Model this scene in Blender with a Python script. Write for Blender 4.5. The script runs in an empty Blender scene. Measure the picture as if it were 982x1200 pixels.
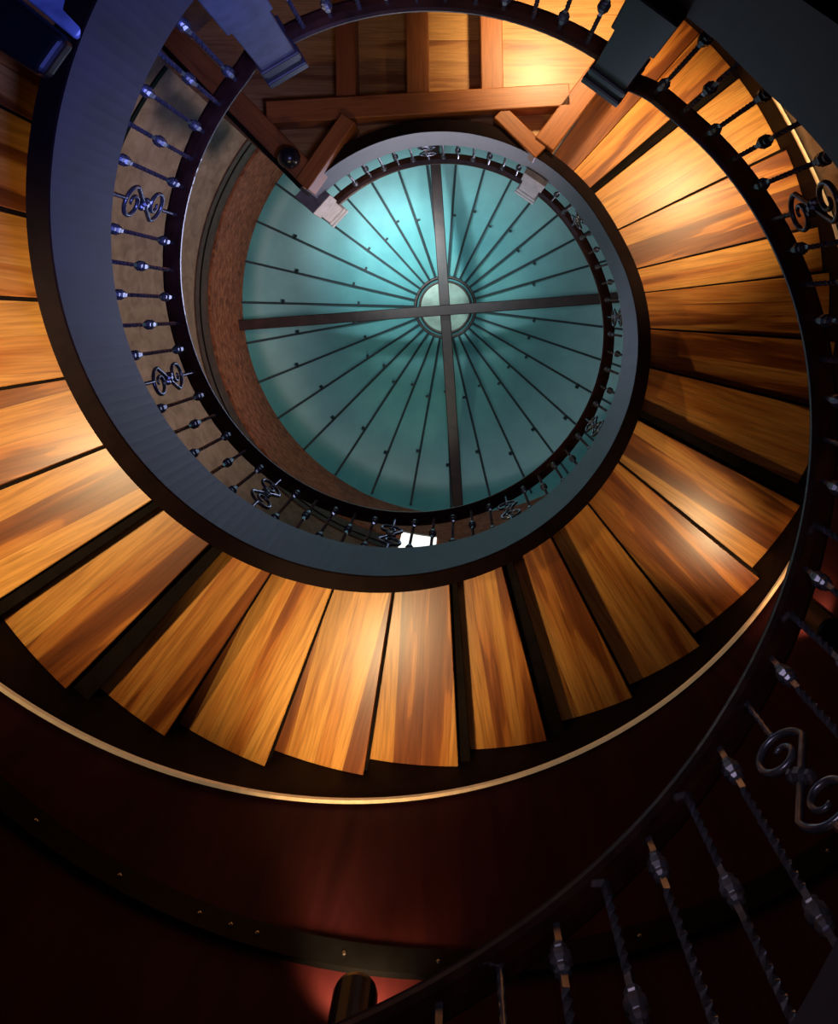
import bpy, bmesh, math, random
from math import sin, cos, pi, radians as R, degrees
from mathutils import Vector, Matrix
random.seed(7)
C = bpy.context.scene.collection
SC = bpy.context.scene
EYE = 1.3                      # eye height above the ground floor; heights below are given from the eye

# ------------------------------------------------------------------ coordinates
# plan coordinates: th counts up the stair, (r, th, z) about the stair's axis
def P(r, th, z):
    a = R(th)
    return Vector((r*cos(a), -r*sin(a), z+EYE))
def XY(x, y, z):
    return Vector((x, -y, z+EYE))

# ------------------------------------------------------------------ materials
def node_mat(name):
    m = bpy.data.materials.new(name); m.use_nodes = True
    nt = m.node_tree; b = nt.nodes['Principled BSDF']
    return m, nt, b
def N(nt, t, **kw):
    n = nt.nodes.new(t)
    for k, v in kw.items(): setattr(n, k, v)
    return n
def ramp(nt, stops, interp='LINEAR'):
    n = nt.nodes.new('ShaderNodeValToRGB'); cr = n.color_ramp; cr.interpolation = interp
    while len(cr.elements) < len(stops): cr.elements.new(0.5)
    for e, (p, c) in zip(cr.elements, stops):
        e.position = p; e.color = (*c, 1)
    return n
def mix(nt, mode, fac, a, b):
    n = nt.nodes.new('ShaderNodeMix'); n.data_type = 'RGBA'; n.blend_type = mode
    for i, v in ((0, fac), (6, a), (7, b)):
        if hasattr(v, 'is_output'): nt.links.new(v, n.inputs[i])
        elif i == 0: n.inputs[0].default_value = v
        else: n.inputs[i].default_value = (*v, 1)
    return n.outputs[2]
def mapped(nt, scale, coord='Object', loc=None):
    tc = N(nt, 'ShaderNodeTexCoord'); mp = N(nt, 'ShaderNodeMapping')
    mp.inputs['Scale'].default_value = scale
    nt.links.new(tc.outputs[coord], mp.inputs['Vector'])
    return mp
def math_node(nt, op, a, b=None):
    n = N(nt, 'ShaderNodeMath', operation=op)
    for i, v in enumerate((a, b)):
        if v is None: continue
        if hasattr(v, 'is_output'): nt.links.new(v, n.inputs[i])
        else: n.inputs[i].default_value = v
    return n.outputs[0]

def plain(name, col, rough=0.5, metal=0.0, noise=0.15, scale=12, spec=0.5, bump=0.0, coat=0.0, stretch=(1, 1, 1)):
    m, nt, b = node_mat(name)
    mp = mapped(nt, tuple(scale*s for s in stretch)); nz = N(nt, 'ShaderNodeTexNoise')
    nz.inputs['Scale'].default_value = 1; nz.inputs['Detail'].default_value = 5
    nt.links.new(mp.outputs[0], nz.inputs['Vector'])
    lo = tuple(c*(1-noise*2) for c in col); hi = tuple(min(1, c*(1+noise*2)) for c in col)
    rp = ramp(nt, [(0.3, lo), (0.7, hi)]); nt.links.new(nz.outputs[0], rp.inputs[0])
    nt.links.new(rp.outputs[0], b.inputs['Base Color'])
    b.inputs['Roughness'].default_value = rough; b.inputs['Metallic'].default_value = metal
    b.inputs['Specular IOR Level'].default_value = spec
    b.inputs['Coat Weight'].default_value = coat
    if bump:
        bp = N(nt, 'ShaderNodeBump'); bp.inputs['Strength'].default_value = bump
        nt.links.new(nz.outputs[0], bp.inputs['Height']); nt.links.new(bp.outputs[0], b.inputs['Normal'])
    return m

def wood_mat(name, pale, mid, dark, stave=0.13, axis='X', rough=0.3, contrast=1.0, coat=0.3, streak=1.0, obj_rand=True):
    """varnished planks running along `axis` of the object, each stave its own tone, cathedral grain and heartwood flames"""
    m, nt, b = node_mat(name); L = nt.links.new
    tc = N(nt, 'ShaderNodeTexCoord'); sep = N(nt, 'ShaderNodeSeparateXYZ'); L(tc.outputs['Object'], sep.inputs[0])
    al, ac = (sep.outputs[0], sep.outputs[1]) if axis == 'X' else (sep.outputs[1], sep.outputs[0])
    oi = N(nt, 'ShaderNodeObjectInfo')
    seed = math_node(nt, 'MULTIPLY', oi.outputs['Random'], 37.0 if obj_rand else 0.0)
    row = math_node(nt, 'DIVIDE', ac, stave)
    row = math_node(nt, 'ADD', row, seed)
    cell = math_node(nt, 'FLOOR', row)
    wn = N(nt, 'ShaderNodeTexWhiteNoise'); wn.noise_dimensions = '2D'
    cx = N(nt, 'ShaderNodeCombineXYZ'); L(cell, cx.inputs[0]); L(seed, cx.inputs[1]); L(cx.outputs[0], wn.inputs['Vector'])
    # flames: broad stretched noise, shifted per stave
    v = N(nt, 'ShaderNodeCombineXYZ')
    L(math_node(nt, 'ADD', math_node(nt, 'MULTIPLY', al, 1.1*streak), math_node(nt, 'MULTIPLY', wn.outputs[0], 30)), v.inputs[0])
    L(math_node(nt, 'ADD', math_node(nt, 'MULTIPLY', ac, 8.0), math_node(nt, 'MULTIPLY', wn.outputs[0], 11)), v.inputs[1])
    L(seed, v.inputs[2])
    n1 = N(nt, 'ShaderNodeTexNoise'); n1.inputs['Scale'].default_value = 1; n1.inputs['Detail'].default_value = 2.5
    n1.inputs['Distortion'].default_value = 0.25
    L(v.outputs[0], n1.inputs['Vector'])
    v2 = N(nt, 'ShaderNodeCombineXYZ')
    L(math_node(nt, 'MULTIPLY', al, 5), v2.inputs[0]); L(math_node(nt, 'MULTIPLY', ac, 90), v2.inputs[1]); L(seed, v2.inputs[2])
    n2 = N(nt, 'ShaderNodeTexNoise'); n2.inputs['Scale'].default_value = 1; n2.inputs['Detail'].default_value = 4
    L(v2.outputs[0], n2.inputs['Vector'])
    t = math_node(nt, 'ADD', math_node(nt, 'MULTIPLY', n1.outputs[0], 1.0*contrast), math_node(nt, 'MULTIPLY', wn.outputs[0], 0.40*contrast))
    t = math_node(nt, 'SUBTRACT', t, 0.235*contrast)
    rp = ramp(nt, [(0.30, pale), (0.46, tuple((p+q)/2 for p, q in zip(pale, mid))), (0.555, mid), (0.57, tuple(0.6*p+0.4*q for p, q in zip(dark, mid))), (0.66, dark), (0.9, tuple(c*0.6 for c in dark))])
    L(t, rp.inputs[0])
    v3 = N(nt, 'ShaderNodeCombineXYZ')
    L(math_node(nt, 'MULTIPLY', al, 1.6), v3.inputs[0]); L(math_node(nt, 'MULTIPLY', ac, 34), v3.inputs[1]); L(seed, v3.inputs[2])
    n3 = N(nt, 'ShaderNodeTexNoise'); n3.inputs['Scale'].default_value = 1; n3.inputs['Detail'].default_value = 3; n3.inputs['Distortion'].default_value = 0.6
    L(v3.outputs[0], n3.inputs['Vector'])
    g3 = ramp(nt, [(0.36, (0.70, 0.62, 0.52)), (0.46, (0.95, 0.93, 0.9)), (0.7, (1.0, 1.0, 1.0))]); L(n3.outputs[0], g3.inputs[0])
    gr = ramp(nt, [(0.3, (0.62, 0.58, 0.52)), (0.6, (1, 1, 1))]); L(n2.outputs[0], gr.inputs[0])
    col = mix(nt, 'MULTIPLY', 0.75, rp.outputs[0], gr.outputs[0])
    col = mix(nt, 'MULTIPLY', 0.8, col, g3.outputs[0])
    # thin dark joints between staves
    fr = math_node(nt, 'FRACT', row)
    j = math_node(nt, 'LESS_THAN', fr, 0.022)
    col = mix(nt, 'MIX', math_node(nt, 'MULTIPLY', j, 0.35), col, tuple(c*0.35 for c in dark))
    # whole-board tone
    if obj_rand:
        hue = ramp(nt, [(0, (1, 0.94, 0.86)), (0.5, (1, 1, 1)), (1, (0.86, 0.76, 0.66))]); L(oi.outputs['Random'], hue.inputs[0])
        col = mix(nt, 'MULTIPLY', 0.9, col, hue.outputs[0])
    L(col, b.inputs['Base Color'])
    b.inputs['Roughness'].default_value = rough; b.inputs['Coat Weight'].default_value = coat
    b.inputs['Coat Roughness'].default_value = 0.36
    bp = N(nt, 'ShaderNodeBump'); bp.inputs['Strength'].default_value = 0.05
    L(n2.outputs[0], bp.inputs['Height']); L(bp.outputs[0], b.inputs['Normal'])
    return m

M = {}
M['tread'] = wood_mat('hickory tread', (0.82, 0.40, 0.085), (0.58, 0.20, 0.030), (0.25, 0.066, 0.010), stave=0.15, rough=0.40, streak=0.85, coat=0.45)
M['deck'] = wood_mat('knotty pine deck', (0.60, 0.31, 0.09), (0.46, 0.20, 0.05), (0.26, 0.09, 0.02), stave=0.185, rough=0.42, contrast=0.8, obj_rand=False)
M['beam'] = wood_mat('oiled beam', (0.42, 0.135, 0.03), (0.36, 0.105, 0.022), (0.24, 0.06, 0.012), stave=0.6, rough=0.45, contrast=0.6)
M['tie'] = plain('dark stained tie beam', (0.035, 0.013, 0.012), 0.5, noise=0.2, scale=8)
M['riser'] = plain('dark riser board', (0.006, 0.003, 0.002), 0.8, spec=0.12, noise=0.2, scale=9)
M['rail'] = plain('dark stained handrail', (0.040, 0.014, 0.011), 0.33, noise=0.25, scale=14, coat=0.3)
M['soffit_edge'] = plain('dark brown stringer edge', (0.010, 0.0034, 0.003), 0.7, spec=0.1, noise=0.15, scale=10)
M['iron'] = plain('wrought iron', (0.21, 0.23, 0.29), 0.27, metal=0.75, noise=0.2, scale=40, bump=0.05)
M['newel'] = plain('slate painted newel', (0.10, 0.12, 0.16), 0.45, noise=0.12, scale=18)
M['newel_shaded'] = plain('newel darkened for shade', (0.014, 0.015, 0.026), 0.4, noise=0.1, scale=18)  # newel paint darkened, the right post's shade is in the base colour
M['newel_cap'] = plain('dark newel cap', (0.030, 0.031, 0.048), 0.4, noise=0.1, scale=18)
M['black_paint'] = plain('black satin paint', (0.006, 0.0055, 0.006), 0.42, noise=0.15, scale=18)
M['blue_lit'] = plain('gloss tinted for blue light', (0.22, 0.27, 0.40), 0.3, noise=0.3, scale=9, coat=0.4)  # cool light on this face is put into the base colour
M['black'] = plain('black lamp metal', (0.010, 0.011, 0.016), 0.25, metal=0.0, noise=0.1, scale=20, coat=0.1)
M['cream'] = plain('glowing cream stringer edge', (0.85, 0.62, 0.36), 0.5, noise=0.08, scale=20)
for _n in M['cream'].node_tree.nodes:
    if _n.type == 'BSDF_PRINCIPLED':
        _n.inputs['Emission Color'].default_value = (0.95, 0.60, 0.30, 1); _n.inputs['Emission Strength'].default_value = 0.12  # faint emission stands in for uplight falling on the stringer edge
M['outer_string'] = plain('dark outer stringer', (0.011, 0.0055, 0.005), 0.7, spec=0.15, noise=0.2, scale=9)
M['trim_black'] = plain('blackened metal band', (0.003, 0.004, 0.005), 0.6, spec=0.08, noise=0.2, scale=10)
M['rivet'] = plain('bright rivet', (0.5, 0.5, 0.48), 0.25, metal=1, noise=0.05)
M['trim_brown'] = plain('brown moulding', (0.075, 0.042, 0.032), 0.5, noise=0.2, scale=14)
M['frame'] = plain('window frame', (0.2, 0.16, 0.14), 0.5)
M['plaster'] = plain('pale plaster', (0.30, 0.27, 0.28), 0.8)

# inner stringer paint: slate blue black with a faint brushed grain
M['string'] = plain('slate blue painted stringer', (0.029, 0.027, 0.052), 0.45, noise=0.16, scale=7, stretch=(1, 1, 0.5), bump=0.03)

def wall_mat(name, cols, rough, zs, spec=0.25):
    m, nt, b = node_mat(name); L = nt.links.new
    mp = mapped(nt, zs); nz = N(nt, 'ShaderNodeTexNoise'); nz.inputs['Scale'].default_value = 1
    nz.inputs['Detail'].default_value = 6; nz.inputs['Distortion'].default_value = 0.6
    L(mp.outputs[0], nz.inputs['Vector'])
    rp = ramp(nt, [(0.3, cols[0]), (0.5, cols[1]), (0.72, cols[2])]); L(nz.outputs[0], rp.inputs[0])
    L(rp.outputs[0], b.inputs['Base Color']); b.inputs['Roughness'].default_value = rough
    b.inputs['Specular IOR Level'].default_value = spec
    return m
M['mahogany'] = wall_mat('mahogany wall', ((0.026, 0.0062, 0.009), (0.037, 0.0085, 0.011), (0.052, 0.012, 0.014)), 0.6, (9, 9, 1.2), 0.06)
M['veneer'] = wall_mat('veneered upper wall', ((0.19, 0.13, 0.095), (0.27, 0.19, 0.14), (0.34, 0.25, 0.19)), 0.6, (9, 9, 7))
M['copper'] = wall_mat('ruddy frieze', ((0.10, 0.030, 0.014), (0.25, 0.075, 0.034), (0.40, 0.15, 0.075)), 0.5, (13, 13, 26))
M['floor'] = wood_mat('ground floor boards', (0.25, 0.11, 0.04), (0.2, 0.08, 0.03), (0.12, 0.04, 0.015), stave=0.14, rough=0.4, obj_rand=False)

def teal_mat():
    m, nt, b = node_mat('teal painted sheet metal'); L = nt.links.new
    mp = mapped(nt, (3, 3, 3)); nz = N(nt, 'ShaderNodeTexNoise'); nz.inputs['Scale'].default_value = 1; nz.inputs['Detail'].default_value = 7
    L(mp.outputs[0], nz.inputs['Vector'])
    rp = ramp(nt, [(0.3, (0.060, 0.225, 0.245)), (0.7, (0.085, 0.29, 0.30))]); L(nz.outputs[0], rp.inputs[0])
    L(rp.outputs[0], b.inputs['Base Color']); b.inputs['Roughness'].default_value = 0.42
    b.inputs['Metallic'].default_value = 0.0
    bp = N(nt, 'ShaderNodeBump'); bp.inputs['Strength'].default_value = 0.12
    L(nz.outputs[0], bp.inputs['Height']); L(bp.outputs[0], b.inputs['Normal'])
    return m
M['teal'] = teal_mat()
M['teal_dark'] = plain('dark teal rib', (0.003, 0.014, 0.020), 0.7, noise=0.15, scale=10)
M['hub'] = plain('pale green hub plate', (0.22, 0.30, 0.25), 0.5, noise=0.15, scale=6)

def pane_mat():
    m, nt, b = node_mat('daylit window pane')
    b.inputs['Base Color'].default_value = (0.9, 0.92, 0.9, 1)
    b.inputs['Emission Color'].default_value = (0.93, 0.95, 0.9, 1); b.inputs['Emission Strength'].default_value = 1.3
    return m
M['pane'] = pane_mat()
def bulb_mat():
    m, nt, b = node_mat('warm lamp lens')
    b.inputs['Base Color'].default_value = (1, .8, .5, 1)
    b.inputs['Emission Color'].default_value = (1, .7, .35, 1); b.inputs['Emission Strength'].default_value = 3
    return m
M['bulb'] = bulb_mat()

# ------------------------------------------------------------------ object helpers
def world(o):
    return (world(o.parent) @ o.matrix_basis) if o.parent else o.matrix_basis
def link_mesh(name, verts, faces, mat, parent=None, origin=None, rotz=0.0, smooth=False, mats=None, fmat=None, recalc=True):
    """verts are world coordinates unless origin is given as 'local'"""
    me = bpy.data.meshes.new(name)
    o = bpy.data.objects.new(name, me); C.objects.link(o)
    W = Matrix.Identity(4)
    if origin is not None: W = Matrix.Translation(origin) @ Matrix.Rotation(rotz, 4, 'Z')
    inv = W.inverted()
    me.from_pydata([inv @ Vector(v) for v in verts], [], faces)
    for mm in (mats or [mat]): me.materials.append(mm)
    if fmat:
        for p, i in zip(me.polygons, fmat): p.material_index = i
    if recalc:
        bm = bmesh.new(); bm.from_mesh(me); bmesh.ops.recalc_face_normals(bm, faces=bm.faces); bm.to_mesh(me); bm.free()
    if smooth:
        for p in me.polygons: p.use_smooth = True
    if parent is not None:
        o.parent = parent
        o.matrix_basis = world(parent).inverted() @ W
    else:
        o.matrix_basis = W
    return o
def thing(name, label, cat, loc=(0, 0, 0), rotz=0, group=None):
    o = bpy.data.objects.new(name, None); C.objects.link(o); o.empty_display_size = 0.1
    o.matrix_basis = Matrix.Translation(Vector(loc)) @ Matrix.Rotation(rotz, 4, 'Z')
    o['label'] = label; o['category'] = cat
    if group: o['group'] = group
    return o
def tag(o, label, cat, group=None):
    o['label'] = label; o['category'] = cat
    if group: o['group'] = group
    return o
def struct(o, label=None):
    o['kind'] = 'structure'
    if label: o['label'] = label
    return o

def sweep(prof_fn, ths, closed_ends=True):
    """prof_fn(th) -> list of (r, z); returns verts, faces of the swept solid"""
    vs, fs = [], []
    n = None
    for th in ths:
        pr = prof_fn(th); n = len(pr)
        vs += [P(r, th, z) for r, z in pr]
    for i in range(len(ths)-1):
        for j in range(n):
            k = (j+1) % n
            fs.append((i*n+j, i*n+k, (i+1)*n+k, (i+1)*n+j))
    if closed_ends:
        fs.append(tuple(range(n))); fs.append(tuple((len(ths)-1)*n+j for j in range(n))[::-1])
    return vs, fs
def frange(a, b, step):
    n = max(1, int(math.ceil((b-a)/step)))
    return [a+(b-a)*i/n for i in range(n+1)]
def prism(poly, z0, z1):
    n = len(poly)
    vs = [XY(x, y, z0) for x, y in poly]+[XY(x, y, z1) for x, y in poly]
    fs = [tuple(range(n)), tuple(range(n, 2*n))]+[(i, (i+1) % n, n+(i+1) % n, n+i) for i in range(n)]
    return vs, fs
def bar_poly(a, b, w):
    dx, dy = b[0]-a[0], b[1]-a[1]; l = math.hypot(dx, dy); nx, ny = -dy/l*w/2, dx/l*w/2
    return [(a[0]+nx, a[1]+ny), (b[0]+nx, b[1]+ny), (b[0]-nx, b[1]-ny), (a[0]-nx, a[1]-ny)]
def bevel(o, w=0.008, seg=2):
    md = o.modifiers.new('bevel', 'BEVEL'); md.width = w; md.segments = seg; md.limit_method = 'ANGLE'; md.angle_limit = R(40)
    return o

# ------------------------------------------------------------------ stair geometry
ZL, SL = 2.338, 0.6946/57.2958       # landing height (top of stringer), climb per degree
T1, T2, T3 = 43.57, 121.04, 385.86
DZ = SL*(T3-T2)                       # storey height
def z_raw(t):
    if t < T1: return ZL-SL*(T1-t)
    if t < T2: return ZL
    if t < T3: return ZL+SL*(t-T2)
    return ZL+DZ
def zs(t):                            # eased at the landings
    return sum(z_raw(t+d) for d in (-6, -4, -2, 0, 2, 4, 6))/7
def sag(t):
    return -0.022*max(0, min(1, (T1-t)/40))-0.0009*max(0, -50-t) if t < T1 else 0
def lift(t):                          # lower stringer carries a deeper cap
    return 0.055*max(0, min(1, (T1-t)/10))+0.035*max(0, min(1, (-15-t)/30)) if t < T1 else 0
HB, HR = -0.4265, 0.7615
WC = (0.10, 0.18); WR = 2.66          # round wall: centre and radius
def wall_r(th, rad=WR):
    a = R(th); c = WC[0]*cos(a)+WC[1]*sin(a)
    return c+math.sqrt(max(0, rad*rad-(WC[0]**2+WC[1]**2-c*c)))

RI, RO = 1.30, 1.386

def inner_stringer(a, b, parent, name='inner_stringer'):
    ths = frange(a, b, 2)
    def pf(t):
        z = zs(t); k = lift(t)
        return [(RI, z+HB), (RI+0.006, z+HB-0.004), (RO, z+HB), (RO, z+k), (RI, z+k)]
    vs, fs = sweep(pf, ths)
    fm = []
    for i in range(len(ths)-1):
        fm += [1, 1, 0, 0, 0]
    fm += [0, 0]
    return link_mesh(name, vs, fs, None, parent, mats=[M['string'], M['soffit_edge']], fmat=fm)

def outer_stringer(a, b, parent):
    ths = frange(a, b, 2)
    def pf(t):
        z = zs(t); w = wall_r(t)-0.004
        return [(w-0.028, z+HB+0.012), (w, z+HB+0.012), (w, z+0.02), (w-0.028, z+0.02)]
    o = link_mesh('outer_stringer', *sweep(pf, ths), M['outer_string'], parent)
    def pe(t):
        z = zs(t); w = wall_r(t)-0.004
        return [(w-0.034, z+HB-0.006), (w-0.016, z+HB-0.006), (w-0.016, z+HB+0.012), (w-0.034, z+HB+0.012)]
    link_mesh('lit_edge', *sweep(pe, ths), M['cream'], o)['label'] = 'thin cream strip along the bottom edge, its glow put in for uplight'
    return o

def tread(a, b, z, parent, r0=RO+0.001):
    """one board, tapering between the two stringers"""
    ths = frange(a, b, 1.5); vs, fs = [], []
    n = len(ths); h = 0.045
    for t in ths:
        w = wall_r(t)-0.034
        for r in (r0, w):
            for zz in (z, z+h): vs.append(P(r, t, zz))
    for i in range(n-1):
        q = 4*i; p = q+4
        fs += [(q, q+2, p+2, p), (q+1, q+3, p+3, p+1), (q, q+1, p+1, p), (q+2, q+3, p+3, p+2)]
    fs += [(0, 1, 3, 2), (4*n-4, 4*n-3, 4*n-1, 4*n-2)]
    mid = (a+b)/2
    o = link_mesh('tread', vs, fs, M['tread'], parent, origin=P(1.9, mid, z), rotz=-R(mid))
    bevel(o, 0.004, 1)
    return o
def riser(a, b, z0, z1, parent, r0=RO+0.001):
    vs, fs = [], []
    for t in (a, b):
        w = wall_r(t)-0.034
        for r in (r0, w):
            for zz in (z0, z1): vs.append(P(r, t, zz))
    fs = [(0, 1, 3, 2), (4, 5, 7, 6), (0, 2, 6, 4), (1, 3, 7, 5), (0, 1, 5, 4), (2, 3, 7, 6)]
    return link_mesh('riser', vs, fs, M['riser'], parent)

# upper flight -----------------------------------------------------
up = thing('staircase', 'curved upper flight with bright varnished wooden treads and a wide blue-black inner stringer', 'staircase', (0, 0, EYE+ZL))
inner_stringer(T2, 416, up)
outer_stringer(144, 416, up)
E = [(144, 153), (153.2, 165), (165.5, 176.8), (177.2, 189), (189.25, 201.2), (201.5, 213.0), (214.3, 225.3), (227.7, 237.3),
     (237.4, 249.25), (249.35, 261.05), (261.2, 272.8), (274.1, 284.55), (286.8, 297.1), (297.2, 308.4), (308.55, 320.7),
     (320.9, 332.3), (334.6, 346.0), (346.2, 356.2), (356.4, 366.3), (366.4, 373.2), (373.4, 385.7), (385.9, 398.6), (400.7, 407.5), (407.6, 415.2)]
prev = None
for a, b in E:
    mid = (a+b)/2
    z = zs(mid)-0.165
    if mid > 366: z = zs(mid)-0.18
    tread(a, b, z, up)
    if prev:
        pb, pz = prev
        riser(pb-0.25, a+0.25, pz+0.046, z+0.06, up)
    prev = (b, z)

# lower flight -----------------------------------------------------
low = thing('staircase', 'dark lower flight whose black inner stringer crosses the right edge of the view', 'staircase', (0, 0, 0))
inner_stringer(-120, T1, low)
k0 = -64
prev = None
while k0 < T1-2:
    a, b = k0+0.2, min(k0+11.9, T1)
    z = zs((a+b)/2)-0.165
    tread(a, b, z, low)
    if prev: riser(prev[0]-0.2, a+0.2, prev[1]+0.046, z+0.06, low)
    prev = (b, z); k0 += 12

# ------------------------------------------------------------------ landings
def landing_fascia(a, b, zoff, parent):
    ths = frange(a, b, 2)
    pf = lambda t: [(RI, zs(t)+HB+zoff), (RI+0.006, zs(t)+HB-0.004+zoff), (RO, zs(t)+HB+zoff), (RO, zs(t)+zoff), (RI, zs(t)+zoff)]
    vs, fs = sweep(pf, ths); fm = []
    for i in range(len(ths)-1): fm += [1, 1, 0, 0, 0]
    return link_mesh('fascia', vs, fs, None, parent, mats=[M['string'], M['soffit_edge']], fmat=fm+[0, 0])
def deck(a, b, z0, z1, parent, r0=RO+0.001, mat=None):
    ths = frange(a, b, 2)
    return link_mesh('deck', *sweep(lambda t: [(r0, z0), (wall_r(t)-0.004, z0), (wall_r(t)-0.004, z1), (r0, z1)], ths), mat or M['deck'], parent,
                     origin=XY(0.05, 2.0, z0))

Z2 = ZL+DZ
l2 = thing('landing', 'upper landing seen from beneath, planked deck on reddish timber joists and braces', 'landing', (0, 0, EYE+Z2))
ths = frange(416, 497, 2)
vs, fs = sweep(lambda t: [(RI, Z2+HB), (RI+0.006, Z2+HB-0.004), (RO, Z2+HB), (RO, Z2), (RI, Z2)], ths)
fm = []
for i in range(len(ths)-1): fm += [1, 1, 0, 0, 0]
link_mesh('fascia', vs, fs, None, l2, mats=[M['string'], M['soffit_edge']], fmat=fm+[0, 0])
deck(55.4, 137.8, 5.27, 5.34, l2)
BZ0, BZ1 = 5.08, 5.27
def beam(name, a, b, w, z0=BZ0, z1=BZ1, parent=l2):
    v, f = prism(bar_poly(a, b, w), z0, z1)
    mx, my = (a[0]+b[0])/2, (a[1]+b[1])/2
    ang = math.atan2(-(b[1]-a[1]), b[0]-a[0])
    o = link_mesh(name, v, f, M['beam'], parent, origin=XY(mx, my, z0), rotz=ang)
    return bevel(o, 0.006, 1)
beam('edge_beam', (-0.90, 0.945), (-2.03, 2.10), 0.165, 5.03)
beam('edge_beam', (0.72, 1.20), (1.66, 2.43), 0.155, 5.06)
beam('header_beam', (-1.22, 1.42), (0.90, 1.545), 0.155, 5.06)
beam('brace', (-0.64, 1.37), (-0.965, 0.905), 0.115, 5.015)
beam('brace', (0.41, 1.43), (0.70, 1.145), 0.115, 5.08)
for x0 in (-0.665, -0.162, 0.36):
    beam('joist', (x0, 1.54), (x0-0.02, 2.76), 0.155 if x0 > -.5 else 0.14, 5.075)
# dark strip added as the shadow line beside the left edge beam
beam('shadow_strip', (-0.965, 0.885), (-2.16, 2.10), 0.03, 5.0, 5.34).data.materials[0] = M['riser']

l1 = thing('landing', 'dark lower landing in the upper left corner, with a rounded black edge beam', 'landing', (0, 0, EYE+ZL))
landing_fascia(T1, T2, 0, l1)
deck(T1, 143.4, ZL-0.17, ZL-0.10, l1)
o = link_mesh('edge_beam', *sweep(lambda t: [(RI+0.002, 2.09), (wall_r(t)-0.04, 2.09), (wall_r(t)-0.04, 2.16), (RI+0.002, 2.16)], [140.9, 143, 147.0]), M['black_paint'], l1)
bevel(o, 0.025, 4)
o = link_mesh('joist', *sweep(lambda t: [(RI+0.004, 2.125), (wall_r(t)-0.04, 2.125), (wall_r(t)-0.04, 2.16), (RI+0.004, 2.16)], [136.8, 138.5, 140.5]), M['blue_lit'], l1)  # added panel, coloured for the blue-lit groove beside the edge beam
bevel(o, 0.012, 3)
o = link_mesh('joist', *sweep(lambda t: [(RO+0.03, 2.08), (wall_r(t)-0.04, 2.08), (wall_r(t)-0.04, 2.16), (RO+0.03, 2.16)], [129.5, 131.5, 134.6]), M['black_paint'], l1)
bevel(o, 0.02, 3)

# ------------------------------------------------------------------ wrought iron railings
def ring_mesh(name, rings, mat, smooth=False):
    n = len(rings[0]); vs = [v for r_ in rings for v in r_]; fs = []
    for i in range(len(rings)-1):
        for j in range(n): fs.append((i*n+j, i*n+(j+1) % n, (i+1)*n+(j+1) % n, (i+1)*n+j))
    fs += [tuple(range(n))[::-1], tuple((len(rings)-1)*n+j for j in range(n))]
    me = bpy.data.meshes.new(name); me.from_pydata(vs, [], fs); me.materials.append(mat)
    if smooth:
        for p in me.polygons: p.use_smooth = True
    return me
def square(z, s, a, x=0, y=0):
    return [Vector((x+s*cos(a+R(45)+k*pi/2), y+s*sin(a+R(45)+k*pi/2), z)) for k in range(4)]
BH = HR-0.012
def twisted_bar(name, z0, z1, parts):
    """square bar twisted inside the given height ranges"""
    rings = []; n = 64; a = 0; zp = z0
    for i in range(n+1):
        z = z0+(z1-z0)*i/n
        if any(p <= z <= q for p, q in parts): a += (z-zp)*R(2600)
        zp = z
        rings.append(square(z, 0.0105, a))
    return ring_mesh(name, rings, M['iron'])
def collar_mesh():
    rings = []
    for z, r in ((-.040, .012), (-.034, .019), (-.024, .019), (-.018, .015), (-.010, .025), (.010, .025), (.018, .015), (.024, .019), (.034, .019), (.040, .012)):
        rings.append([Vector((r*cos(k*pi/4+pi/8), r*sin(k*pi/4+pi/8), z)) for k in range(8)])
    return ring_mesh('collar', rings, M['iron'])
def tube(path, rad, name, ns=8, taper=None):
    rings = []
    for i, p in enumerate(path):
        d = (path[min(i+1, len(path)-1)]-path[max(i-1, 0)]).normalized()
        u = Vector((1, 0, 0)); v = d.cross(u).normalized(); r_ = rad*(taper[i] if taper else 1)
        rings.append([p+(u*cos(2*pi*k/ns)+v*sin(2*pi*k/ns))*r_ for k in range(ns)])
    return rings
def scroll_mesh():
    """an S-scroll standing in the plane of the railing on a short bar"""
    n = 44; top = []
    for i in range(n+1):
        t = i/n; rho = 0.012+0.062*t**0.8; ph = 2.6*pi*(1-t)
        top.append(Vector((0, 0.012-rho*cos(ph), 0.485+rho*sin(ph))))
    low = [Vector((0, -p.y, 0.76-p.z)) for p in top][::-1]
    path = top+low
    tp = [min(1, 0.6+0.4*min(i, len(path)-1-i)/14) for i in range(len(path))]
    r1 = tube(path, 0.0095, 's', 8, tp)
    me = bpy.data.meshes.new('scroll')
    bm = bmesh.new()
    def add(rings):
        n_ = len(rings[0]); vv = [[bm.verts.new(v) for v in r_] for r_ in rings]
        for i in range(len(rings)-1):
            for j in range(n_): bm.faces.new((vv[i][j], vv[i][(j+1) % n_], vv[i+1][(j+1) % n_], vv[i+1][j]))
        bm.faces.new(vv[0][::-1]); bm.faces.new(vv[-1])
    add(r1)
    for z0, z1 in ((-.006, 0.205), (0.555, BH)):
        add([square(z0+(z1-z0)*i/24, 0.0105, R(2600)*(z1-z0)*i/24) for i in range(25)])
    bmesh.ops.recalc_face_normals(bm, faces=bm.faces)
    bm.to_mesh(me); bm.free(); me.materials.append(M['iron'])
    for p in me.polygons: p.use_smooth = True
    return me
bar_double = twisted_bar('baluster', -.006, BH, [(0.20, 0.56)])
bar_single = twisted_bar('baluster', -.006, BH, [(0.06, 0.30), (0.46, 0.70)])
collar_me = collar_mesh(); scroll_me = scroll_mesh()
def put(name, me, parent, world):
    o = bpy.data.objects.new(name, me); C.objects.link(o); o.parent = parent
    o.matrix_basis = world
    return o
PW = {}
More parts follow.
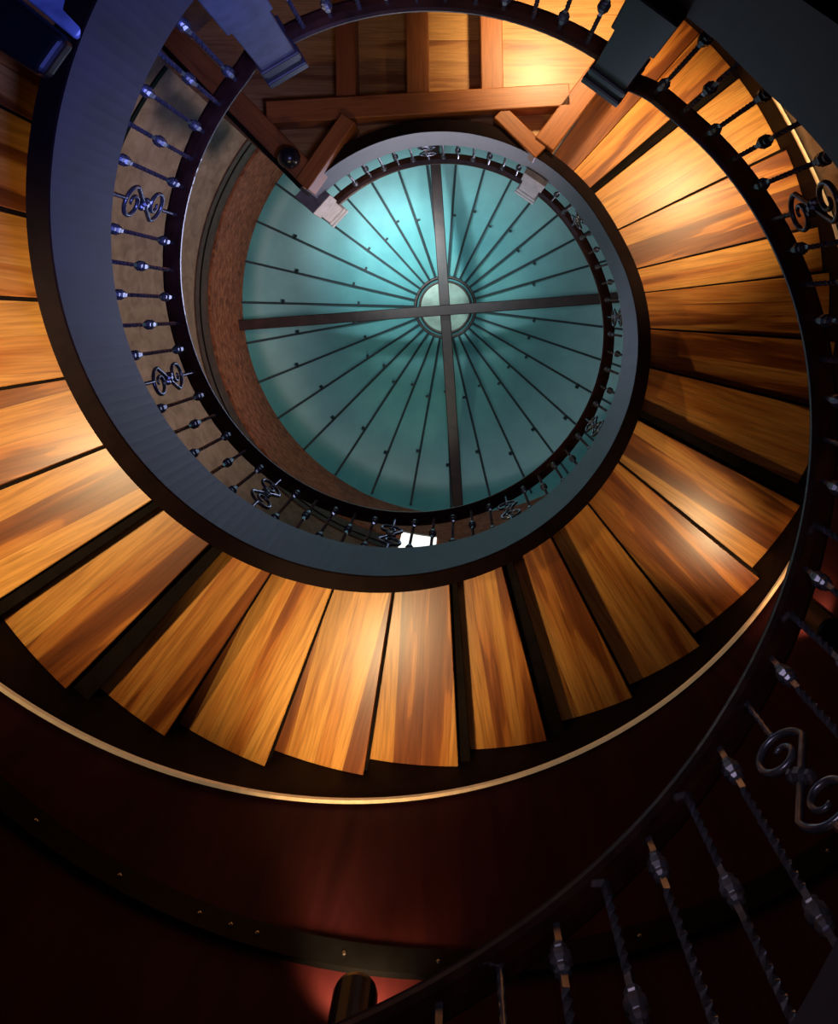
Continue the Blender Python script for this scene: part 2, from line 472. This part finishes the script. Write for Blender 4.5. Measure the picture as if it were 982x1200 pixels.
def railing_thing(label, loc, group=None):
    return thing('stair_railing', label, 'railing', loc, 0, 'wrought-iron railings around the stairwell')
def baluster(th, kind, rail, zoff=0.0, r=1.35):
    base = P(r, th, zs(th)+lift(th)+zoff)
    Wm = Matrix.Translation(base) @ Matrix.Rotation(-R(th), 4, 'Z')
    loc = rail.matrix_basis.inverted() @ Wm
    sc = (HR-lift(th)+sag(th))/HR
    loc = loc @ Matrix.Diagonal((1, 1, sc, 1))
    if kind == 's':
        o = put('scroll_baluster', scroll_me, rail, loc)
        put('collar', collar_me, o, Matrix.Translation((0, 0, 0.38)) @ Matrix.Rotation(R(-40), 4, 'X') @ Matrix.Scale(0.9, 4))
    else:
        o = put('baluster', bar_double if kind == 'd' else bar_single, rail, loc)
        for z in ((0.13, 0.63) if kind == 'd' else (0.38,)):
            put('collar', collar_me, o, Matrix.Translation((0, 0, z)))
    return o
def handrail(a, b, rail, zoff=0.0, base=None, ease0=None, ease1=None):
    ths = frange(a, b, 2)
    def pf(t):
        z = zs(t)+HR+sag(t) if base is None else base+HR
        if ease1 and t > b-ease1: z += 0.10*((t-(b-ease1))/ease1)**2
        if ease0 and t < a+ease0: z -= 0.05*((a+ease0-t)/ease0)**2
        return [(1.322, z-0.022), (1.352, z-0.026), (1.388, z-0.022), (1.402, z-0.012), (1.402, z), (1.394, z+0.004), (1.400, z+0.012), (1.388, z+0.022),
                (1.330, z+0.022), (1.316, z+0.012), (1.321, z+0.004), (1.311, z), (1.311, z-0.012)]
    vs, fs = sweep(pf, ths)
    o = link_mesh('handrail', vs, fs, M['rail'], rail)
    return o

NW_R, NW_L = 53.3, 120.5
low_rail = railing_thing('black wrought-iron railing of the lower flight sweeping up the right side to the dark newel', P(1.35, -100, zs(-100)))
handrail(-118, NW_R-3, low_rail, ease1=7)
step = 32.5/6
th = 16.2
seq = []
k = 0
while th-k*step > -117:
    t = 16.2-k*step; seq.append((t, 's' if k % 6 == 0 else ('d' if (k % 6) % 2 else 'n'))); k += 1
for k in range(1, 6):
    t = 16.2+k*5.75
    if t < 47: seq.append((t, 'd' if k % 2 else 'n'))
for t, kd in seq: baluster(t, kd, low_rail)

l1_rail = railing_thing('curved railing along the lower landing, at the top of the view between two newels', P(1.35, 90, ZL))
handrail(NW_R+3, NW_L-3, l1_rail)
for i, t in enumerate((60.5, 66.0, 71.2, 76.6, 81.9, 87.2, 92.5, 97.7, 102.9, 108.2, 113.6)):
    baluster(t, 's' if i == 6 else ('d' if i % 2 else 'n'), l1_rail)

up_rail = railing_thing('dark curved railing of the upper flight circling the stairwell, blue glints on its iron balusters', P(1.35, 130, zs(130)))
handrail(NW_L+3, 413, up_rail, ease0=5)
scr = [158.3, 192.9, 226.0, 257.7, 289.6, 324.2, 359.3, 395.1]
seq = [(129.3, 'd'), (134.9, 'n'), (140.8, 'd'), (146.7, 'n'), (152.4, 'd')]
for a, b in zip(scr, scr[1:]):
    seq.append((a, 's'))
    for j in range(1, 6): seq.append((a+(b-a)*j/6, 'd' if j % 2 else 'n'))
seq += [(395.1, 's'), (400.6, 'd'), (406.8, 'n')]
for t, kd in seq: baluster(t, kd, up_rail)

l2_rail = railing_thing('small ring railing of the upper landing in front of the teal dome', P(1.35, 450, Z2))
handrail(419, 494, l2_rail, base=Z2)
for i, t in enumerate((422.9, 428.3, 433.7, 439.4, 445.0, 450.2, 455.6, 461.3, 466.9, 472.3, 478.0, 484.0)):
    baluster(t, 's' if i == 6 else ('d' if i % 2 else 'n'), l2_rail)

# ------------------------------------------------------------------ newel posts
def box_local(sx, sy, z0, z1):
    vs = [Vector((x*sx/2, y*sy/2, z)) for z in (z0, z1) for y in (-1, 1) for x in (-1, 1)]
    fs = [(0, 1, 3, 2), (4, 5, 7, 6), (0, 1, 5, 4), (2, 3, 7, 6), (0, 2, 6, 4), (1, 3, 7, 5)]
    return vs, fs
def newel(th, zl, label, body, cap, r=1.35):
    loc = P(r, th, zl); t = thing('newel_post', label, 'newel post', loc, -R(th), 'newel posts at the landings')
    def part(name, boxes, mat, par=t):
        vs, fs = [], []
        for s, z0, z1 in boxes:
            v, f = box_local(s, s, z0, z1); k = len(vs); vs += v; fs += [tuple(i+k for i in q) for q in f]
        o = link_mesh(name, [t.matrix_basis @ v for v in vs], fs, mat, par, origin=Vector(loc), rotz=-R(th))
        return bevel(o, 0.006, 2)
    part('base_block', [(0.195, 0.0, 0.30)], body)
    part('shaft', [(0.165, 0.30, 0.74)], body)
    c = part('cap', [(0.19, 0.74, 0.80), (0.175, 0.80, 0.86), (0.20, 0.86, 0.92)], cap)
    return t
newel(NW_R, ZL, 'dark newel post at the upper right where the lower railing curls in', M['newel_shaded'], M['newel_shaded'])
newel(NW_L, ZL, 'blue-grey newel post at the upper left, with a dark moulded cap', M['newel'], M['newel_cap'])
pale = plain('pale lilac newel', (0.36, 0.33, 0.34), 0.5, noise=0.12, scale=18)
newel(137.4, Z2, 'small pale newel post of the upper landing beside the round spotlight', pale, pale)
newel(55.8, Z2, 'small pale newel post of the upper landing nearest the bright treads', pale, pale)

# ------------------------------------------------------------------ round spotlight under the upper landing
sp = thing('spotlight', 'black ball spotlight hanging under the corner of the upper landing', 'spotlight', XY(-1.03, 1.075, 4.93))
def lathe(prof, n=24):
    vs, fs = [], []
    for r_, z in prof:
        for k in range(n): vs.append(Vector((r_*cos(2*pi*k/n), r_*sin(2*pi*k/n), z)))
    for i in range(len(prof)-1):
        for k in range(n): fs.append((i*n+k, i*n+(k+1) % n, (i+1)*n+(k+1) % n, (i+1)*n+k))
    fs += [tuple(range(n))[::-1], tuple((len(prof)-1)*n+k for k in range(n))]
    return vs, fs
v, f = lathe([(0.078*sin(a), -0.078*cos(a)) for a in [R(8+164*i/16) for i in range(17)]])
link_mesh('lamp_head', [sp.matrix_basis @ q for q in v], f, M['black'], sp, origin=sp.matrix_basis.translation, smooth=True)
v, f = lathe([(0.02, 0.075), (0.02, 0.095), (0.05, 0.097), (0.05, 0.105)])
link_mesh('mount', [sp.matrix_basis @ q for q in v], f, M['black'], sp, origin=sp.matrix_basis.translation)

# ------------------------------------------------------------------ wall uplights
def sconce(th, z, label, r_in=0.14):
    r = wall_r(th)-r_in
    t = thing('wall_sconce', label, 'wall light', P(r, th, z-0.30), -R(th), 'wall sconces of the stairwell')
    Wm = t.matrix_basis; og = Wm.translation
    v, f = lathe([(0.070, 0.0), (0.078, 0.012), (0.078, 0.285), (0.074, 0.30), (0.062, 0.30), (0.062, 0.262)], 28)
    link_mesh('shade', [Wm @ q for q in v], f, M['black'], t, origin=og, smooth=False)
    v, f = box_local(r_in+0.0-0.055, 0.05, 0.12, 0.18)
    link_mesh('bracket', [Wm @ (q+Vector(((r_in+0.078-0.01)/2+0.0, 0, 0))) for q in v], f, M['black'], t, origin=og)
    v, f = lathe([(0.058, 0.264), (0.058, 0.270)], 24)
    link_mesh('lens', [Wm @ q for q in v], f, M['bulb'], t, origin=og)
    return P(r, th, z+0.02)
lamps = []
s_pos = {}
s_pos['a'] = sconce(264.2, 2.50, 'black cylindrical wall sconce at the bottom, red glow on the wall around its top')
s_pos['b'] = sconce(321.6, 3.82, 'black wall sconce at the right edge of the view behind the twisted balusters')

# ------------------------------------------------------------------ setting: walls, trims, floor
def wall_band(name, z0, z1, mat, rad=WR, a0=0, a1=360, thick=0.08):
    ths = frange(a0, a1, 2.5); full = (a1-a0) >= 360
    vs, fs = sweep(lambda t: [(wall_r(t, rad), z0), (wall_r(t, rad)+thick, z0), (wall_r(t, rad)+thick, z1), (wall_r(t, rad), z1)], ths, not full)
    o = link_mesh(name, vs, fs, mat); 
    for p in o.data.polygons: p.use_smooth = False
    return struct(o)
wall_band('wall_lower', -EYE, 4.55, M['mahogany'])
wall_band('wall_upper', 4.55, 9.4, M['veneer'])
wall_band('trim_1', 2.72, 2.83, M['trim_black'], WR-0.022, thick=0.022)
wall_band('trim_2', 5.24, 5.29, M['trim_black'], WR-0.012, 137.9, 415, thick=0.012)
wall_band('trim_3', 7.36, 7.72, M['trim_brown'], WR-0.02, thick=0.02)
wall_band('trim_4', 7.72, 8.88, M['copper'], WR-0.045, thick=0.045)
wall_band('trim_5', 7.46, 7.49, M['riser'], WR-0.026, thick=0.006)
tr = bpy.data.objects['trim_1']
v, f = lathe([(0.009, 0), (0.008, 0.004), (0.004, 0.007), (0.001, 0.008)], 10)
rv = bpy.data.meshes.new('rivet'); rv.from_pydata(v, [], f); rv.materials.append(M['rivet'])
for t in (232, 241, 249, 252, 254.5, 262.5, 271, 280, 289, 298, 307):
    o = bpy.data.objects.new('rivet', rv); C.objects.link(o); o.parent = tr
    q = P(wall_r(t, WR-0.022), t, 2.775)
    o.matrix_basis = Matrix.Translation(q) @ Matrix.Rotation(-R(t), 4, 'Z') @ Matrix.Rotation(-pi/2, 4, 'Y')
o = link_mesh('floor', *sweep(lambda t: [(0.001, -EYE-0.05), (wall_r(t)+0.05, -EYE-0.05), (wall_r(t)+0.05, -EYE), (0.001, -EYE)], frange(0, 360, 5), False), M['floor']); struct(o)

# bright window high on the wall
def window(a0, a1, z0, z1):
    ths = frange(a0, a1, 2)
    d = 0.06
    o = link_mesh('window_1', *sweep(lambda t: [(wall_r(t)-d, z0), (wall_r(t)-d+0.02, z0), (wall_r(t)-d+0.02, z1), (wall_r(t)-d, z1)], ths), M['pane'])
    fr = []
    for za, zb in ((z0-0.05, z0), (z1, z1+0.03)):
        link_mesh('window_frame', *sweep(lambda t: [(wall_r(t)-d-0.01, za), (wall_r(t), za), (wall_r(t), zb), (wall_r(t)-d-0.01, zb)], ths), M['frame'], o)
    return struct(o)
window(258.4, 267.4, 6.5, 7.83)

# ------------------------------------------------------------------ teal dome with ribs and hub ring
DC, DR, DZ0 = (0.03, 0.22), 2.62, 8.84
HC, HRAD, HZ = (-0.048, 0.085), 0.40, 9.75
n = 96; vs, fs = [], []
levels = 8
for i in range(levels+1):
    t = i/levels
    rr = DR+(0.02-DR)*t; cx = DC[0]+(HC[0]-DC[0])*t; cy = DC[1]+(HC[1]-DC[1])*t
    z = DZ0+(HZ+0.16-DZ0)*t
    for k in range(n):
        a = 2*pi*k/n; vs.append(XY(cx+rr*cos(a), cy+rr*sin(a), z))
for i in range(levels):
    for k in range(n): fs.append((i*n+k, i*n+(k+1) % n, (i+1)*n+(k+1) % n, (i+1)*n+k))
fs.append(tuple(levels*n+k for k in range(n)))
# vertical rim and outward ledge closing the gap to the wall
b0 = len(vs)
for rr, z in ((DR, DZ0-0.02), (3.1, DZ0-0.02)):
    for k in range(n):
        a = 2*pi*k/n; vs.append(XY(DC[0]+rr*cos(a), DC[1]+rr*sin(a), z))
for k in range(n):
    k2 = (k+1) % n
    fs.append((k, k2, b0+k2, b0+k)); fs.append((b0+k, b0+k2, b0+n+k2, b0+n+k))
ceil = link_mesh('ceiling', vs, fs, M['teal'], smooth=True); struct(ceil)
for p in ceil.data.polygons: p.use_smooth = True
RB = [-10.4, 1.5, 13.5, 25.6, 37.8, 50.1, 62.4, 74.7, 86.9, 99.2, 111.3, 123.4, 135.3, 147.2, 158.9, 170.4, -178.2, -166.9, -155.7, -144.6, -133.6,
      -122.7, -111.7, -100.8, -89.8, -78.8, -67.7, -56.5, -45.2, -33.7, -22.1]
def bar3(a, b, w, h):
    d = (b-a).normalized(); s = d.cross(Vector((0, 0, 1))).normalized(); u = s.cross(d).normalized()
    vs = [p+s*w/2*i+u*h/2*j for p in (a, b) for i in (-1, 1) for j in (-1, 1)]
    return vs, [(0, 1, 3, 2), (4, 5, 7, 6), (0, 1, 5, 4), (2, 3, 7, 6), (0, 2, 6, 4), (1, 3, 7, 5)]
random.seed(4)
for i, fi in enumerate(RB):
    fa = R(fi); ia = R(-7.1+360/31*i)
    e = XY(DC[0]+(DR-0.03)*cos(fa), DC[1]+(DR-0.03)*sin(fa), DZ0-0.01)
    s = XY(HC[0]+HRAD*cos(ia), HC[1]+HRAD*sin(ia), HZ-0.02)
    rb = link_mesh('rib', *bar3(e, s, 0.028, 0.05), M['teal_dark'], ceil)
    d = (s-e).normalized(); side = d.cross(Vector((0, 0, 1))).normalized()
    for fr in (0.30, 0.62) if i % 2 else (0.24, 0.66):
        c = e+(s-e)*fr
        v, f = bar3(c-side*0.012, c+side*0.05, 0.022, 0.05)
        link_mesh('clip', [q+Vector((0, 0, -0.02)) for q in v], f, M['teal_dark'], rb)
def torus(c, R0, r0, z, nn=48, m=10):
    vs, fs = [], []
    for i in range(nn):
        a = 2*pi*i/nn
        for j in range(m):
            b = 2*pi*j/m; vs.append(XY(c[0]+(R0+r0*cos(b))*cos(a), c[1]+(R0+r0*cos(b))*sin(a), z+r0*sin(b)))
    for i in range(nn):
        for j in range(m): fs.append((i*m+j, ((i+1) % nn)*m+j, ((i+1) % nn)*m+(j+1) % m, i*m+(j+1) % m))
    return vs, fs
link_mesh('hub_ring', *torus(HC, 0.405, 0.020, HZ-0.03), M['tie'], ceil, smooth=True)
link_mesh('hub_ring', *torus(HC, 0.345, 0.016, HZ-0.03), M['tie'], ceil, smooth=True)
v, f = prism([(HC[0]+0.34*cos(2*pi*k/48), HC[1]+0.34*sin(2*pi*k/48)) for k in range(48)], HZ-0.02, HZ-0.012)
link_mesh('hub_plate', v, f, M['hub'], ceil)
def tie(a, b, w, z0, z1, label):
    v, f = prism(bar_poly(a, b, w), z0, z1)
    return bevel(tag(link_mesh('tie_beam', v, f, M['tie'], origin=XY((a[0]+b[0])/2, (a[1]+b[1])/2, z0)), label, 'beam', 'tie beams under the dome'), 0.008, 1)
tie((-2.50, -0.139), (2.66, 0.241), 0.125, 8.66, 8.76, 'dark wooden tie beam crossing the teal dome from left to right')
tie((-0.212, 2.72), (0.125, -2.40), 0.125, 8.78, 8.86, 'dark wooden tie beam crossing the teal dome from top to bottom')

# ------------------------------------------------------------------ lamps
def spot(loc, target, power, col, angle=110, blend=0.7, radius=0.05, name='lamp'):
    l = bpy.data.lights.new(name, 'SPOT'); l.energy = power; l.color = col; l.spot_size = R(angle); l.spot_blend = blend; l.shadow_soft_size = radius
    o = bpy.data.objects.new(name, l); C.objects.link(o); o.location = loc
    o.rotation_euler = (Vector(target)-Vector(loc)).to_track_quat('-Z', 'Y').to_euler()
    return o
WARM = (1, 0.70, 0.36)
def up_lamp(th, z, r_in, power, ang, lean=0.45, col=WARM, dth=0):
    r = wall_r(th)-r_in
    return spot(P(r, th, z), P(r-lean, th+dth, z+1.0), power, col, ang, 0.8, 0.06)
def squeeze(o, k): o.scale = (k, 1, 1)
squeeze(up_lamp(261, 2.53, 0.14, 78, 104, 0.5), 0.72)
squeeze(up_lamp(321.0, 3.86, 0.14, 26, 118, 0.75, dth=-1), 0.42)
for _t, _z in ((264.2, 2.56), (321.6, 3.88)):
    spot(P(wall_r(_t)-0.13, _t, _z), P(wall_r(_t)+0.12, _t, _z+0.22), 16 if _t < 300 else 7, (1, 0.50, 0.22), 120, 0.6, 0.03)
up_lamp(203, 1.60, 0.25, 125, 98, 0.5)
squeeze(up_lamp(388, 3.65, 0.30, 160, 96, 0.35), 0.62)
spot(P(2.30, 69, 3.9), P(2.12, 67, 5.3), 170, WARM, 88, 0.9, 0.08)
# dome washers
spot(XY(-0.75, 0.75, 7.3), XY(-0.55, 0.85, 9.3), 210, (0.72, 0.97, 1.0), 84, 1.0, 0.1)
spot(XY(0.40, 0.85, 7.3), XY(0.22, 0.85, 9.3), 80, (0.72, 0.97, 1.0), 84, 1.0, 0.1)
spot(P(2.2, 250, 6.6), XY(-0.3, -0.6, 9.3), 95, (0.90, 1.0, 0.70), 48, 1.0, 0.1)
spot(XY(0, 0, 5.2), XY(0, 0.05, 9.0), 130, (0.75, 0.95, 1.0), 100, 0.4, 0.3)
spot(XY(-0.75, 0.9, 7.0), XY(-0.60, 0.92, 9.3), 480, (0.97, 1.0, 0.98), 40, 1.0, 0.1)
# cool light falling down the well from the dome
spot(XY(0.75, -0.2, 8.4), XY(-0.75, 0.5, 3.6), 60, (0.62, 0.64, 1.0), 58, 0.7, 0.35)
spot(XY(0.0, -0.9, 8.0), XY(0.0, 1.4, 5.9), 190, (0.90, 0.82, 0.95), 50, 0.8, 0.35)
# upper walls: added fill spot, stands for no fixture
spot(XY(0.9, -0.3, 5.7), XY(-2.5, 0.45, 6.6), 210, (1.0, 0.80, 0.74), 88, 0.8, 0.2)
# cool daylight reaching the well from below right
spot(XY(0.75, -0.55, 0.2), XY(-1.15, 0.88, 2.5), 330, (0.13, 0.18, 1.0), 50, 1.0, 0.25)
spot(XY(0.35, -0.1, 1.2), XY(-1.0, 1.5, 5.4), 60, (0.62, 0.60, 0.95), 75, 1.0, 0.3)
spot(XY(0.1, 0.2, 0.6), XY(0.1, -1.2, 4.2), 16, (0.55, 0.55, 1.0), 90, 1.0, 0.3)

spot(XY(-0.2, 0.3, 0.2), XY(0.9, -2.1, 2.3), 13, (1.0, 0.72, 0.78), 80, 1.0, 0.3)  # added pinkish fill for the lower right wall, not daylight

# ------------------------------------------------------------------ world, camera
w = bpy.data.worlds.new('World'); SC.world = w; w.use_nodes = True
w.node_tree.nodes['Background'].inputs[0].default_value = (0.05, 0.05, 0.08, 1)
w.node_tree.nodes['Background'].inputs[1].default_value = 0.0

cam = bpy.data.cameras.new('camera'); co = bpy.data.objects.new('camera', cam); C.objects.link(co)
cam.sensor_fit = 'AUTO'; cam.sensor_width = 36; cam.lens = 850/1200*36
cam.shift_x = -(536.2-491)/1200; cam.shift_y = -(600-364.5)/1200
co.location = XY(0.1157, 0.0324, 0); co.rotation_euler = (pi, 0, 0)
cam.clip_start = 0.02
SC.camera = co
SC.view_settings.view_transform = 'Standard'
SC.view_settings.look = 'None'
